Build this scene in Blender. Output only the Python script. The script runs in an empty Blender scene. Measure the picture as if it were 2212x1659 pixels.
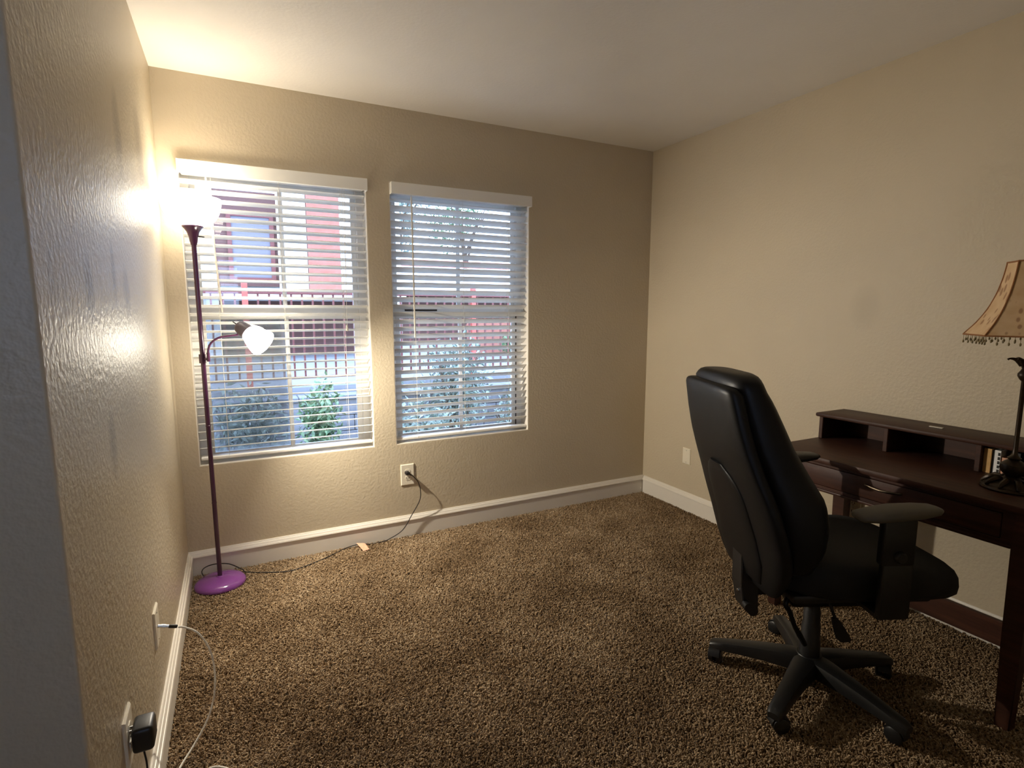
import bpy, bmesh, math, random
from mathutils import Vector, Matrix, Euler

random.seed(7)
sc = bpy.context.scene
COL = sc.collection
PI = math.pi
W, H = 2.945, 2.44                       # room width, ceiling height; window wall is y = 0
R = math.radians

# ------------------------------------------------------------------ camera
cam = bpy.data.objects.new('camera', bpy.data.cameras.new('camera'))
COL.objects.link(cam)
yaw, pitch = 0.4711, 0.1323
fwd = Vector((math.sin(yaw) * math.cos(pitch), math.cos(yaw) * math.cos(pitch), -math.sin(pitch)))
rgt = Vector((math.cos(yaw), -math.sin(yaw), 0))
upv = rgt.cross(fwd)
cam.matrix_world = Matrix(((rgt.x, upv.x, -fwd.x, 0.2679), (rgt.y, upv.y, -fwd.y, -3.0946),
                           (rgt.z, upv.z, -fwd.z, 1.3406), (0, 0, 0, 1)))
cam.data.sensor_fit = 'HORIZONTAL'
cam.data.sensor_width = 36.0
cam.data.lens = 1179.9 / 2212 * 36.0
cam.data.clip_start = 0.02
sc.camera = cam

# ------------------------------------------------------------------ sky, exposure
wd = bpy.data.worlds.new('overcast_sky')
sc.world = wd
wd.use_nodes = True
bg = wd.node_tree.nodes['Background']
bg.inputs[0].default_value = (0.62, 0.81, 1.26, 1)
bg.inputs[1].default_value = 4.6
sc.view_settings.view_transform = 'Standard'
sc.view_settings.look = 'None'
sc.view_settings.gamma = 1
sc.view_settings.use_curve_mapping = False
sc.view_settings.exposure = 0.84
sc.cycles.use_denoising = True
sc.cycles.max_bounces = 10
sc.cycles.diffuse_bounces = 6
sc.cycles.transparent_max_bounces = 24
sc.cycles.sample_clamp_indirect = 4.0
sc.cycles.caustics_reflective = False
sc.cycles.caustics_refractive = False

BOWL_W, BOWL_L = 1.5, 6.0               # uplight bulb (W), glow of its glass bowl
READ_W, READ_L = 55.0, 38.0                # reading bulb (W), glow of its shade
WARM = (1.0, 0.90, 0.74)


# ------------------------------------------------------------------ helpers
def lin(r, g, b):
    f = lambda c: c / 255 / 12.92 if c / 255 <= 0.04045 else ((c / 255 + 0.055) / 1.055) ** 2.4
    return (f(r), f(g), f(b))


class NT:
    def __init__(s, name):
        s.m = bpy.data.materials.new(name)
        s.m.use_nodes = True
        s.t = s.m.node_tree
        s.b = s.t.nodes['Principled BSDF']
        s.out = s.t.nodes['Material Output']

    def n(s, typ, **kw):
        nd = s.t.nodes.new(typ)
        for k, v in kw.items():
            if k.startswith('i_'):
                key = k[2:]
                nd.inputs[int(key) if key.isdigit() else key].default_value = v
            else:
                setattr(nd, k, v)
        return nd

    def l(s, a, b):
        s.t.links.new(a, b)

    def math(s, op, a, b=None, clamp=False):
        nd = s.n('ShaderNodeMath', operation=op, use_clamp=clamp)
        for i, v in enumerate((a, b)):
            if v is None:
                continue
            if isinstance(v, (int, float)):
                nd.inputs[i].default_value = v
            else:
                s.l(v, nd.inputs[i])
        return nd.outputs[0]

    def noise(s, scale, detail=3, rough=0.5, stretch=None, coord='Object', off=(0, 0, 0)):
        tc = s.n('ShaderNodeTexCoord')
        src = tc.outputs[coord]
        if stretch or off != (0, 0, 0):
            mp = s.n('ShaderNodeMapping')
            mp.inputs['Scale'].default_value = stretch or (1, 1, 1)
            mp.inputs['Location'].default_value = off
            s.l(src, mp.inputs[0])
            src = mp.outputs[0]
        nz = s.n('ShaderNodeTexNoise', i_Scale=scale, i_Detail=detail, i_Roughness=rough)
        s.l(src, nz.inputs['Vector'])
        return nz.outputs['Fac']

    def ramp(s, fac, stops):
        r = s.n('ShaderNodeValToRGB')
        el = r.color_ramp.elements
        while len(el) < len(stops):
            el.new(0.5)
        for e, (p, c) in zip(el, stops):
            e.position = p
            e.color = (*c, 1) if len(c) == 3 else c
        s.l(fac, r.inputs[0])
        return r.outputs[0]

    def bump(s, fac, strength, dist):
        bp = s.n('ShaderNodeBump', i_Strength=strength, i_Distance=dist)
        s.l(fac, bp.inputs['Height'])
        s.l(bp.outputs[0], s.b.inputs['Normal'])


def mat(name, color, rough=0.5, metal=0.0, spec=0.5, var=None, bump=None, coat=0.0, sheen=0.0):
    """var = (scale, colour2, stretch); bump = (scale, strength, distance)"""
    s = NT(name)
    b = s.b
    b.inputs['Base Color'].default_value = (*color, 1)
    b.inputs['Roughness'].default_value = rough
    b.inputs['Metallic'].default_value = metal
    b.inputs['Specular IOR Level'].default_value = spec
    b.inputs['Coat Weight'].default_value = coat
    b.inputs['Coat Roughness'].default_value = 0.1
    if var:
        f = s.noise(var[0], 5, 0.6, var[2] if len(var) > 2 else None)
        s.l(s.ramp(f, [(0.3, color), (0.7, var[1])]), b.inputs['Base Color'])
    if bump:
        s.bump(s.noise(bump[0], 3, 0.55), bump[1], bump[2])
    return s.m


def shift(c, k):
    return tuple(x * k for x in c)


def box(bm, x0, x1, y0, y1, z0, z1, bev=0.0, seg=1, M=None):
    T = Matrix.Translation(((x0 + x1) / 2, (y0 + y1) / 2, (z0 + z1) / 2)) @ Matrix.Diagonal((x1 - x0, y1 - y0, z1 - z0, 1))
    vs = bmesh.ops.create_cube(bm, size=1, matrix=T)['verts']
    if bev > 0:
        es = list({e for v in vs for e in v.link_edges})
        r = bmesh.ops.bevel(bm, geom=es, offset=bev, segments=seg, affect='EDGES', profile=0.5)
        vs = list({v for f in r['faces'] for v in f.verts} | {v for v in vs if v.is_valid})
    if M is not None:
        bmesh.ops.transform(bm, matrix=M, verts=vs)
    return vs


def loft(bm, rings, cap0=True, cap1=True, closed=True):
    vr = [[bm.verts.new(p) for p in r] for r in rings]
    n = len(vr[0])
    for a, b in zip(vr, vr[1:]):
        for i in range(n if closed else n - 1):
            j = (i + 1) % n
            try:
                bm.faces.new((a[i], a[j], b[j], b[i]))
            except ValueError:
                pass
    if cap0 and closed:
        bm.faces.new(list(reversed(vr[0])))
    if cap1 and closed:
        bm.faces.new(vr[-1])
    return [v for r in vr for v in r]


def lathe(bm, prof, c=(0, 0, 0), seg=32, M=None, cap0=True, cap1=True):
    rings = []
    for r, z in prof:
        r = max(r, 1e-5)
        ring = []
        for i in range(seg):
            a = 2 * PI * i / seg
            p = Vector((r * math.cos(a), r * math.sin(a), z))
            ring.append((M @ p) if M is not None else p + Vector(c))
        rings.append(ring)
    return loft(bm, rings, cap0, cap1)


def smooth_path(pts, n=6):
    P = [Vector(p) for p in pts]
    if len(P) < 3:
        return P
    out = []
    for i in range(len(P) - 1):
        p0, p1, p2, p3 = P[max(i - 1, 0)], P[i], P[i + 1], P[min(i + 2, len(P) - 1)]
        for k in range(n):
            t = k / n
            out.append(0.5 * ((2 * p1) + (p2 - p0) * t + (2 * p0 - 5 * p1 + 4 * p2 - p3) * t * t + (3 * p1 - p0 - 3 * p2 + p3) * t ** 3))
    out.append(P[-1])
    return out


def tube(bm, pts, rad, seg=8, smooth=6, cap=True):
    P = smooth_path(pts, smooth) if smooth else [Vector(p) for p in pts]
    n = len(P)
    rad = rad if isinstance(rad, (list, tuple)) else [rad, rad]
    rings = []
    t0 = (P[1] - P[0]).normalized()
    nrm = t0.orthogonal().normalized()
    for i, p in enumerate(P):
        t = (P[min(i + 1, n - 1)] - P[max(i - 1, 0)]).normalized()
        nrm = (nrm - t * nrm.dot(t)).normalized()
        bi = t.cross(nrm)
        u = i / (n - 1) * (len(rad) - 1)
        k = min(int(u), len(rad) - 2)
        r = rad[k] + (rad[k + 1] - rad[k]) * (u - k)
        rings.append([p + (nrm * math.cos(2 * PI * j / seg) + bi * math.sin(2 * PI * j / seg)) * r for j in range(seg)])
    return loft(bm, rings, cap, cap)


def prism(bm, poly, axis, a, b):
    """poly of 2-D points extruded along axis ('x','y','z') from a to b"""
    def P(u, v, w):
        return {'x': (w, u, v), 'y': (u, w, v), 'z': (u, v, w)}[axis]
    return loft(bm, [[P(u, v, a) for u, v in poly], [P(u, v, b) for u, v in poly]])


def selip(cx, cy, hx, hy, z, n=28, e=3.0):
    """super-ellipse ring at height z"""
    out = []
    for i in range(n):
        a = 2 * PI * i / n
        c, s_ = math.cos(a), math.sin(a)
        out.append(Vector((cx + hx * math.copysign(abs(c) ** (2 / e), c), cy + hy * math.copysign(abs(s_) ** (2 / e), s_), z)))
    return out


WM = {}                                   # world matrices of things and parts


def link(o, parent=None, local=None):
    COL.objects.link(o)
    M = local or Matrix.Identity(4)
    if parent is not None:
        o.parent = parent
        WM[o.name] = WM[parent.name] @ M
    else:
        WM[o.name] = M
    o.matrix_local = M


def thing(name, label, cat, loc=(0, 0, 0), rotz=0.0, group=None):
    o = bpy.data.objects.new(name, None)
    o.empty_display_size = 0.05
    link(o, None, Matrix.Translation(loc) @ Matrix.Rotation(rotz, 4, 'Z'))
    tag(o, label, cat, group)
    return o


def tag(o, label=None, cat=None, group=None, kind=None):
    for k, v in (('label', label), ('category', cat), ('group', group), ('kind', kind)):
        if v:
            o[k] = v
    return o


def obj(name, bm, m, parent=None, world=True, sharp=35, label=None, kind=None, flat=False):
    """link bm as ONE mesh object; world = its coordinates are world ones, else the parent's own"""
    if parent is not None and world:
        bmesh.ops.transform(bm, matrix=WM[parent.name].inverted(), verts=bm.verts)
    bmesh.ops.recalc_face_normals(bm, faces=bm.faces)
    me = bpy.data.meshes.new(name)
    bm.to_mesh(me)
    bm.free()
    if not flat:
        me.polygons.foreach_set('use_smooth', [True] * len(me.polygons))
        me.set_sharp_from_angle(angle=R(sharp))
    for mm in (m if isinstance(m, (list, tuple)) else [m]):
        me.materials.append(mm)
    o = bpy.data.objects.new(name, me)
    link(o, parent)
    tag(o, label=label, kind=kind)
    return o


def dup(o, parent, loc=None):
    c = o.copy()
    COL.objects.link(c)
    c.parent = parent
    WM[c.name] = WM[parent.name]
    if loc is not None:
        c.location = loc
    return c


def B():
    return bmesh.new()


def boxes(name, lst, m, parent=None, bev=0.0, **kw):
    bm = B()
    for b in lst:
        box(bm, *b, bev=bev)
    return obj(name, bm, m, parent, **kw)


def struct(name, bm, m, label, sharp=35):
    o = obj(name, bm, m, None, sharp=sharp)
    tag(o, label=label, kind='structure')
    return o


# ------------------------------------------------------------------ materials
PAINT = lin(198, 185, 161)


def wall_mat(name, rough, spots=(), bscale=75, bstr=0.35, color=PAINT, dirt=lin(120, 108, 92)):
    s = NT(name)
    s.b.inputs['Roughness'].default_value = rough
    base = s.ramp(s.noise(3, 4), [(0.3, color), (0.7, shift(color, 0.96))])
    if spots:
        geo = s.n('ShaderNodeNewGeometry')
        sep = s.n('ShaderNodeSeparateXYZ')
        s.l(geo.outputs['Position'], sep.inputs[0])
        tot = None
        for (y0, z0, a, b, k) in spots:     # worn, smudged streaks: y, z, half width, half height, strength
            dy = s.math('POWER', s.math('ABSOLUTE', s.math('DIVIDE', s.math('SUBTRACT', sep.outputs[1], y0), a)), 2)
            dz = s.math('POWER', s.math('ABSOLUTE', s.math('DIVIDE', s.math('SUBTRACT', sep.outputs[2], z0), b)), 2)
            v = s.math('MULTIPLY', s.math('SUBTRACT', 1, s.math('ADD', dy, dz), True), k)
            tot = v if tot is None else s.math('MAXIMUM', tot, v)
        nz = s.noise(14, 6, 0.7, (1, 1.6, 0.35))
        f = s.math('MULTIPLY', tot, s.math('MULTIPLY', s.math('SUBTRACT', nz, 0.22), 4.5, True), True)
        mx = s.n('ShaderNodeMix', data_type='RGBA')
        s.l(f, mx.inputs[0])
        s.l(base, mx.inputs[6])
        mx.inputs[7].default_value = (*dirt, 1)
        base = mx.outputs[2]
    s.l(base, s.b.inputs['Base Color'])
    f = s.noise(bscale, 2, 0.5)
    s.bump(s.ramp(f, [(0.35, (0, 0, 0)), (0.7, (1, 1, 1))]), bstr, 0.0022)
    return s.m


M = {}
M['wall_back'] = wall_mat('khaki_wall_paint', 0.5, bstr=0.28)
M['wall_right'] = wall_mat('khaki_wall_paint_right', 0.55, [(-1.524, 1.36, 0.08, 0.12, 0.14)], bstr=0.22)
M['wall_left'] = wall_mat('khaki_wall_paint_scuffed', 0.42, [
    (-1.626, 1.385, 0.05, 0.09, 0.8), (-1.33, 1.44, 0.035, 0.10, 0.6), (-1.15, 1.385, 0.06, 0.10, 0.65),
    (-1.056, 1.86, 0.08, 0.15, 0.6), (-0.59, 1.94, 0.12, 0.16, 0.6), (-1.54, 1.03, 0.05, 0.10, 0.55),
    (-1.906, 1.40, 0.02, 0.06, 0.35), (-1.886, 1.79, 0.008, 0.008, 0.8)], bscale=62, bstr=0.42)
M['ceiling'] = wall_mat('white_ceiling_paint', 0.75, bscale=70, bstr=0.13, color=lin(236, 232, 226))
M['trim'] = mat('white_trim_paint', lin(228, 222, 212), 0.35)
M['vinyl'] = mat('white_vinyl', lin(232, 230, 225), 0.4)
M['slat'] = mat('white_slat', lin(238, 237, 232), 0.42)
M['cord_white'] = mat('white_cord', lin(225, 220, 208), 0.7)
M['plate'] = mat('white_plastic_plate', lin(232, 224, 205), 0.3)
M['dark_slot'] = mat('dark_slot', lin(25, 20, 16), 0.6)
M['purple'] = mat('purple_enamel', lin(126, 66, 142), 0.16, coat=0.4)
M['pole'] = mat('purple_enamel_shaded', lin(68, 34, 63), 0.22, coat=0.3)  # the base's enamel darkened, backlit shade of the pole put into its colour
M['socket'] = mat('grey_purple_socket', lin(92, 84, 98), 0.35)
M['black_cord'] = mat('black_rubber_cord', lin(22, 17, 15), 0.7)
M['tagpaper'] = mat('pink_paper_tag', lin(228, 158, 128), 0.9, var=(60, lin(236, 182, 154)))
M['black_leather'] = mat('black_leather', lin(12, 13, 15), 0.45, spec=0.3, bump=(260, 0.12, 0.001))
M['black_fabric'] = mat('black_fabric', lin(20, 21, 20), 0.8, bump=(600, 0.2, 0.001))
M['black_plastic'] = mat('black_plastic', lin(24, 24, 25), 0.42, bump=(500, 0.06, 0.0005))
M['grey_pad'] = mat('worn_grey_arm_pad', lin(92, 88, 78), 0.55)
M['steel'] = mat('steel', lin(190, 190, 190), 0.25, 1.0)
M['black_steel'] = mat('black_steel', lin(28, 28, 28), 0.35, 0.6)
M['bronze'] = mat('dark_bronze', lin(34, 26, 20), 0.38, 0.5, var=(30, lin(62, 47, 26)))
M['silver_dull'] = mat('dull_silver', lin(200, 195, 185), 0.3, 1.0)
WOOD = lin(66, 39, 28)


def wood_mat():
    s = NT('dark_cherry_wood')
    f = s.noise(9, 6, 0.6, (6, 0.5, 6))
    s.l(s.ramp(f, [(0.25, lin(48, 27, 20)), (0.55, WOOD), (0.8, lin(84, 52, 38))]), s.b.inputs['Base Color'])
    s.b.inputs['Roughness'].default_value = 0.5
    s.b.inputs['Specular IOR Level'].default_value = 0.28
    s.bump(s.noise(40, 3, 0.5, (6, 0.4, 6)), 0.06, 0.001)
    return s.m


M['wood'] = wood_mat()


def glass_mat():
    s = NT('window_glass')
    s.t.nodes.remove(s.b)
    tr = s.n('ShaderNodeBsdfTransparent')
    tr.inputs[0].default_value = (0.95, 0.97, 0.97, 1)
    gl = s.n('ShaderNodeBsdfGlossy')
    gl.inputs['Roughness'].default_value = 0.02
    fr = s.n('ShaderNodeFresnel')
    fr.inputs[0].default_value = 1.45
    mx = s.n('ShaderNodeMixShader')
    s.l(fr.outputs[0], mx.inputs[0])
    s.l(tr.outputs[0], mx.inputs[1])
    s.l(gl.outputs[0], mx.inputs[2])
    s.l(mx.outputs[0], s.out.inputs[0])
    return s.m


M['glass'] = glass_mat()


def haze_mat():  # half-clear grey veil imitating haze and reflection on the glass
    s = NT('pane_haze')
    s.t.nodes.remove(s.b)
    tr = s.n('ShaderNodeBsdfTransparent')
    df = s.n('ShaderNodeBsdfDiffuse')
    df.inputs[0].default_value = (*lin(150, 155, 160), 1)
    mx = s.n('ShaderNodeMixShader')
    mx.inputs[0].default_value = 0.48
    s.l(tr.outputs[0], mx.inputs[1])
    s.l(df.outputs[0], mx.inputs[2])
    s.l(mx.outputs[0], s.out.inputs[0])
    return s.m


M['haze'] = haze_mat()


def glow_mat(name, strength, color, base):
    """frosted lamp glass lit from within"""
    s = NT(name)
    s.b.inputs['Base Color'].default_value = (*base, 1)
    s.b.inputs['Roughness'].default_value = 0.3
    s.b.inputs['Emission Color'].default_value = (*color, 1)
    s.b.inputs['Emission Strength'].default_value = strength
    return s.m


M['bowl'] = glow_mat('lit_white_glass_bowl', BOWL_L, (1, 0.90, 0.73), (0.85, 0.83, 0.78))
M['cone'] = glow_mat('lit_white_cone_shade', READ_L, (1, 0.91, 0.75), (0.85, 0.83, 0.78))


def carpet_mat(name, under=False):
    s = NT(name)
    geo = s.n('ShaderNodeNewGeometry')
    nz = s.n('ShaderNodeTexNoise', i_Scale=90.0, i_Detail=2.0)
    s.l(geo.outputs['Position'], nz.inputs['Vector'])
    big = s.n('ShaderNodeTexNoise', i_Scale=2.6, i_Detail=5.0, i_Roughness=0.65)
    s.l(geo.outputs['Position'], big.inputs['Vector'])
    f = s.math('ADD', nz.outputs['Fac'], s.math('MULTIPLY', s.math('SUBTRACT', big.outputs['Fac'], 0.5), 0.7))
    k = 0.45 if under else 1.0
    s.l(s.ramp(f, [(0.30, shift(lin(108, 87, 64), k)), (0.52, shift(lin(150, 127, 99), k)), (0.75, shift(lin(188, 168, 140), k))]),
        s.b.inputs['Base Color'])
    s.b.inputs['Roughness'].default_value = 0.95
    s.b.inputs['Specular IOR Level'].default_value = 0.1
    return s.m


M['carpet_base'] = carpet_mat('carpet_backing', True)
M['carpet'] = carpet_mat('brown_carpet_yarn')
# outside
M['stucco'] = mat('white_stucco', lin(225, 222, 216), 0.9, bump=(40, 0.3, 0.004))
M['terracotta'] = mat('terracotta_stucco', lin(160, 104, 88), 0.9, var=(6, lin(150, 94, 76)), bump=(40, 0.3, 0.004))
M['red_paint'] = mat('red_brown_paint', lin(104, 54, 48), 0.6)
M['red_post'] = mat('bright_red_paint', lin(186, 84, 70), 0.6)
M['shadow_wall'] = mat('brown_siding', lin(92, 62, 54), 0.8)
M['dark_room'] = mat('dark_interior', lin(40, 38, 38), 0.9)
M['far_glass'] = mat('dark_window_pane', lin(112, 108, 112), 0.6, spec=0.2)
M['concrete'] = mat('grey_concrete', lin(128, 130, 132), 0.85, var=(5, lin(116, 118, 122)), bump=(50, 0.3, 0.003))
M['block'] = mat('grey_block', lin(138, 138, 140), 0.9, var=(9, lin(120, 120, 124)), bump=(60, 0.4, 0.003))
M['soil'] = mat('dark_soil', lin(86, 76, 64), 0.95, var=(12, lin(64, 58, 48)), bump=(30, 0.6, 0.02))
M['bark'] = mat('tree_bark', lin(84, 68, 54), 0.9, bump=(40, 0.6, 0.01))


def leaf_mat(name, c1, c2):
    s = NT(name)
    s.l(s.ramp(s.noise(18, 2), [(0.35, c1), (0.65, c2)]), s.b.inputs['Base Color'])
    s.b.inputs['Roughness'].default_value = 0.45
    return s.m


M['leaf_grey'] = leaf_mat('grey_green_leaf', lin(92, 108, 92), lin(140, 152, 140))
M['leaf_green'] = leaf_mat('bright_green_leaf', lin(66, 98, 62), lin(118, 142, 98))
M['leaf_dark'] = leaf_mat('dark_green_leaf', lin(40, 62, 40), lin(82, 102, 66))

# ------------------------------------------------------------------ the room
WIN = [(0.079, 0.958), (1.083, 1.965)]    # the two window openings, x0..x1
WZ0, WZ1 = 0.564, 2.050
WT = 0.16                                 # window wall thickness


def holed_wall():
    bm = B()
    xs = [-0.10, WIN[0][0], WIN[0][1], WIN[1][0], WIN[1][1], W + 0.1]
    zs = [-0.03, WZ0, WZ1, H + 0.05]
    for y in (0.0, WT):
        for i in range(5):
            for j in range(3):
                if j == 1 and i in (1, 3):
                    continue
                bm.faces.new([bm.verts.new((xs[a], y, zs[b])) for a, b in ((i, j), (i + 1, j), (i + 1, j + 1), (i, j + 1))])
    for x0, x1 in WIN:
        for q in (((x0, WZ0), (x1, WZ0)), ((x1, WZ0), (x1, WZ1)), ((x1, WZ1), (x0, WZ1)), ((x0, WZ1), (x0, WZ0))):
            bm.faces.new([bm.verts.new((p[0], y, p[1])) for p, y in ((q[0], 0), (q[1], 0), (q[1], WT), (q[0], WT))])
    for q in (((-.1, -.03), (W + .1, -.03)), ((W + .1, -.03), (W + .1, H + .05)), ((W + .1, H + .05), (-.1, H + .05)), ((-.1, H + .05), (-.1, -.03))):
        bm.faces.new([bm.verts.new((p[0], y, p[1])) for p, y in ((q[0], 0), (q[1], 0), (q[1], WT), (q[0], WT))])
    bmesh.ops.remove_doubles(bm, verts=bm.verts, dist=1e-5)
    return bm


struct('wall_back', holed_wall(), M['wall_back'], 'khaki textured wall with the two windows', 30)
YE = -1.9993                              # the left wall ends here
bm = B(); box(bm, -0.60, 0, YE, 0, -0.03, H + 0.02, bev=0.006, seg=3)
struct('wall_left', bm, M['wall_left'], 'scuffed semi-gloss khaki wall at the left', 60)
bm = B(); box(bm, -1.4, -0.60, YE + 0.001, YE + 0.10, -0.03, H + 0.02)
struct('wall_entry', bm, M['wall_back'], 'shaded end face of the left wall beside the entry')
bm = B(); box(bm, W, W + 0.1, -4.2, 0, -0.03, H + 0.02)
struct('wall_right', bm, M['wall_right'], 'khaki wall behind the desk')
bm = B()
for a in ((-1.4, -0.1, -0.03, H + 0.02), (0.40, W + 0.1, -0.03, H + 0.02), (-0.1, 0.40, -0.03, 1.25), (-0.1, 0.40, 2.0, H + 0.02)):
    box(bm, a[0], a[1], -4.3, -4.2, a[2], a[3])
struct('wall_front', bm, M['wall_back'], 'wall behind the camera')
bm = B(); box(bm, -1.5, -1.4, -4.3, YE + 0.10, -0.03, H + 0.02)
struct('wall_hall', bm, M['wall_back'], 'entry wall out of the picture')
bm = B(); box(bm, -1.5, W + 0.1, -4.3, 0.0, H, H + 0.12)
struct('ceiling', bm, M['ceiling'], 'white textured ceiling')
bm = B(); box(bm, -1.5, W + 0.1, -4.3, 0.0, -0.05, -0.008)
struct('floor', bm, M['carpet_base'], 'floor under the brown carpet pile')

w3 = boxes('window_3', [(-0.1, 0.40, -4.28, -4.22, 1.25, 1.29), (-0.1, 0.40, -4.28, -4.22, 1.96, 2.0), (-0.1, -0.06, -4.28, -4.22, 1.29, 1.96), (0.36, 0.40, -4.28, -4.22, 1.29, 1.96)], M['vinyl'])  # unseen window, added to let dim fill light in from behind
tag(w3, 'unseen window added behind the camera for dim fill light', kind='structure')
boxes('pane', [(-0.06, 0.36, -4.252, -4.248, 1.29, 1.96)], M['glass'], w3)

# baseboards: (distance from wall, height) profile with a moulded cap
BBP = [(0, 0.127), (0.005, 0.127), (0.009, 0.1185), (0.0115, 0.118), (0.016, 0.1065), (0.0185, 0.106),
       (0.0205, 0.099), (0.0195, 0.0955), (0.015, 0.095), (0.015, -0.008), (0, -0.008)]
bm = B(); prism(bm, [(-d, z) for d, z in BBP], 'x', 0.0, W)
struct('baseboard_back', bm, M['trim'], 'white baseboard under the windows', 20)
bm = B(); prism(bm, [(d, z) for d, z in BBP], 'y', YE, -0.0206)
struct('baseboard_left', bm, M['trim'], 'white baseboard along the left wall', 20)
bm = B(); prism(bm, [(W - d, z) for d, z in BBP], 'y', -4.2, -0.0206)
struct('baseboard_right', bm, M['trim'], 'white baseboard along the right wall', 20)

# carpet pile: yarn tufts grown by geometry nodes from the area of the carpet


def carpet():
    bm = B()
    n = 8
    g = [[bm.verts.new((0.017 + (W - 0.034) * i / n, -3.05 + 3.033 * j / n, -0.007)) for j in range(n + 1)] for i in range(n + 1)]
    for i in range(n):
        for j in range(n):
            bm.faces.new((g[i][j], g[i + 1][j], g[i + 1][j + 1], g[i][j + 1]))
    o = obj('carpet_pile', bm, M['carpet'])
    tag(o, 'brown cut-pile carpet covering the whole floor', 'carpet', kind='stuff')
    ng = bpy.data.node_groups.new('pile', 'GeometryNodeTree')
    ng.interface.new_socket('Geometry', in_out='INPUT', socket_type='NodeSocketGeometry')
    ng.interface.new_socket('Geometry', in_out='OUTPUT', socket_type='NodeSocketGeometry')
    N = ng.nodes.new
    L = ng.links.new
    gi, go = N('NodeGroupInput'), N('NodeGroupOutput')
    dp = N('GeometryNodeDistributePointsOnFaces')
    dp.inputs['Density'].default_value = 42000
    L(gi.outputs[0], dp.inputs['Mesh'])
    cv = N('GeometryNodeCurveQuadraticBezier')
    cv.inputs['Resolution'].default_value = 3
    cv.inputs['Start'].default_value = (0, 0, -0.003)
    cv.inputs['Middle'].default_value = (0.000, 0, 0.008)
    cv.inputs['End'].default_value = (0.0075, 0.002, 0.0085)
    cc = N('GeometryNodeCurvePrimitiveCircle')
    cc.inputs['Resolution'].default_value = 4
    cc.inputs['Radius'].default_value = 0.0019
    cm = N('GeometryNodeCurveToMesh')
    cm.inputs['Fill Caps'].default_value = True
    L(cv.outputs[0], cm.inputs['Curve'])
    L(cc.outputs[0], cm.inputs['Profile Curve'])
    sm = N('GeometryNodeSetMaterial')
    sm.inputs['Material'].default_value = M['carpet']
    L(cm.outputs[0], sm.inputs[0])
    ip = N('GeometryNodeInstanceOnPoints')
    L(dp.outputs['Points'], ip.inputs['Points'])
    L(sm.outputs[0], ip.inputs['Instance'])
    rv = N('FunctionNodeRandomValue'); rv.data_type = 'FLOAT_VECTOR'
    rv.inputs[0].default_value = (-0.45, -0.45, 0)
    rv.inputs[1].default_value = (0.45, 0.45, 6.283)
    L(rv.outputs[0], ip.inputs['Rotation'])
    rs = N('FunctionNodeRandomValue'); rs.data_type = 'FLOAT'
    rs.inputs[2].default_value = 0.75
    rs.inputs[3].default_value = 1.3
    rs.inputs['Seed'].default_value = 3
    L(rs.outputs[1], ip.inputs['Scale'])
    L(ip.outputs[0], go.inputs[0])
    md = o.modifiers.new('pile', 'NODES')
    md.node_group = ng


carpet()

# ------------------------------------------------------------------ windows


def window(i, x0, x1, label):
    bm = B()
    for a in ((x0, x1, 0.100, 0.150, WZ0, WZ0 + 0.016), (x0, x1, 0.100, 0.150, WZ1 - 0.045, WZ1),
              (x0, x0 + 0.04, 0.100, 0.150, WZ0 + 0.016, WZ1 - 0.045), (x1 - 0.04, x1, 0.100, 0.150, WZ0 + 0.016, WZ1 - 0.045)):
        box(bm, *a, bev=0.003)
    w = obj('window_%d' % i, bm, M['vinyl'])
    tag(w, label, kind='structure')
    # white lining of the opening: sill, head and two jambs
    t = 0.004
    boxes('reveal', [(x0, x1, 0.001, 0.100, WZ0, WZ0 + t), (x0, x1, 0.001, 0.100, WZ1 - t, WZ1),
                     (x0, x0 + t, 0.001, 0.100, WZ0 + t, WZ1 - t), (x1 - t, x1, 0.001, 0.100, WZ0 + t, WZ1 - t)], M['trim'], w)
    zm = 1.33                            # meeting rail
    a0, a1 = x0 + 0.04, x1 - 0.04
    z0, z1 = WZ0 + 0.016, WZ1 - 0.045
    xm = (x0 + x1) / 2 + 0.012
    up = boxes('upper_sash', [(a0, a1, 0.128, 0.146, z1 - 0.025, z1), (a0, a1, 0.128, 0.146, zm - 0.03, zm + 0.03),
                              (a0, a0 + 0.025, 0.128, 0.146, zm + 0.03, z1 - 0.025), (a1 - 0.025, a1, 0.128, 0.146, zm + 0.03, z1 - 0.025),
                              (xm - 0.011, xm + 0.011, 0.130, 0.144, zm + 0.03, z1 - 0.025)], M['vinyl'], w, bev=0.002)
    boxes('pane', [(a0 + 0.02, a1 - 0.02, 0.136, 0.139, zm + 0.025, z1 - 0.02)], M['glass'], up)
    lo = boxes('lower_sash', [(a0, a1, 0.104, 0.124, zm - 0.032, zm + 0.028), (a0, a1, 0.104, 0.124, z0, z0 + 0.024),
                              (a0, a0 + 0.03, 0.104, 0.124, z0 + 0.024, zm - 0.032), (a1 - 0.03, a1, 0.104, 0.124, z0 + 0.024, zm - 0.032),
                              (xm - 0.011, xm + 0.011, 0.106, 0.122, z0 + 0.024, zm - 0.032)], M['vinyl'], w, bev=0.002)
    boxes('pane', [(a0 + 0.025, a1 - 0.025, 0.112, 0.115, z0 + 0.02, zm - 0.028)], M['glass'], lo)
    if i == 1:
        boxes('pane_haze', [(a0 + 0.026, xm - 0.011, 0.1405, 0.1415, z0 + 0.02, zm - 0.03)], M['haze'], w)  # added sheet: reflected haze of the lower left pane as grey colour
    else:
        boxes('sash_lock', [(x0 + 0.10, x0 + 0.30, 0.096, 0.1035, zm + 0.012, zm + 0.026)], M['dark_slot'], w, bev=0.002)
        boxes('track', [(a1 - 0.006, a1 - 0.001, 0.095, 0.0995, z0, zm)], M['dark_slot'], w)
    return w


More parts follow.
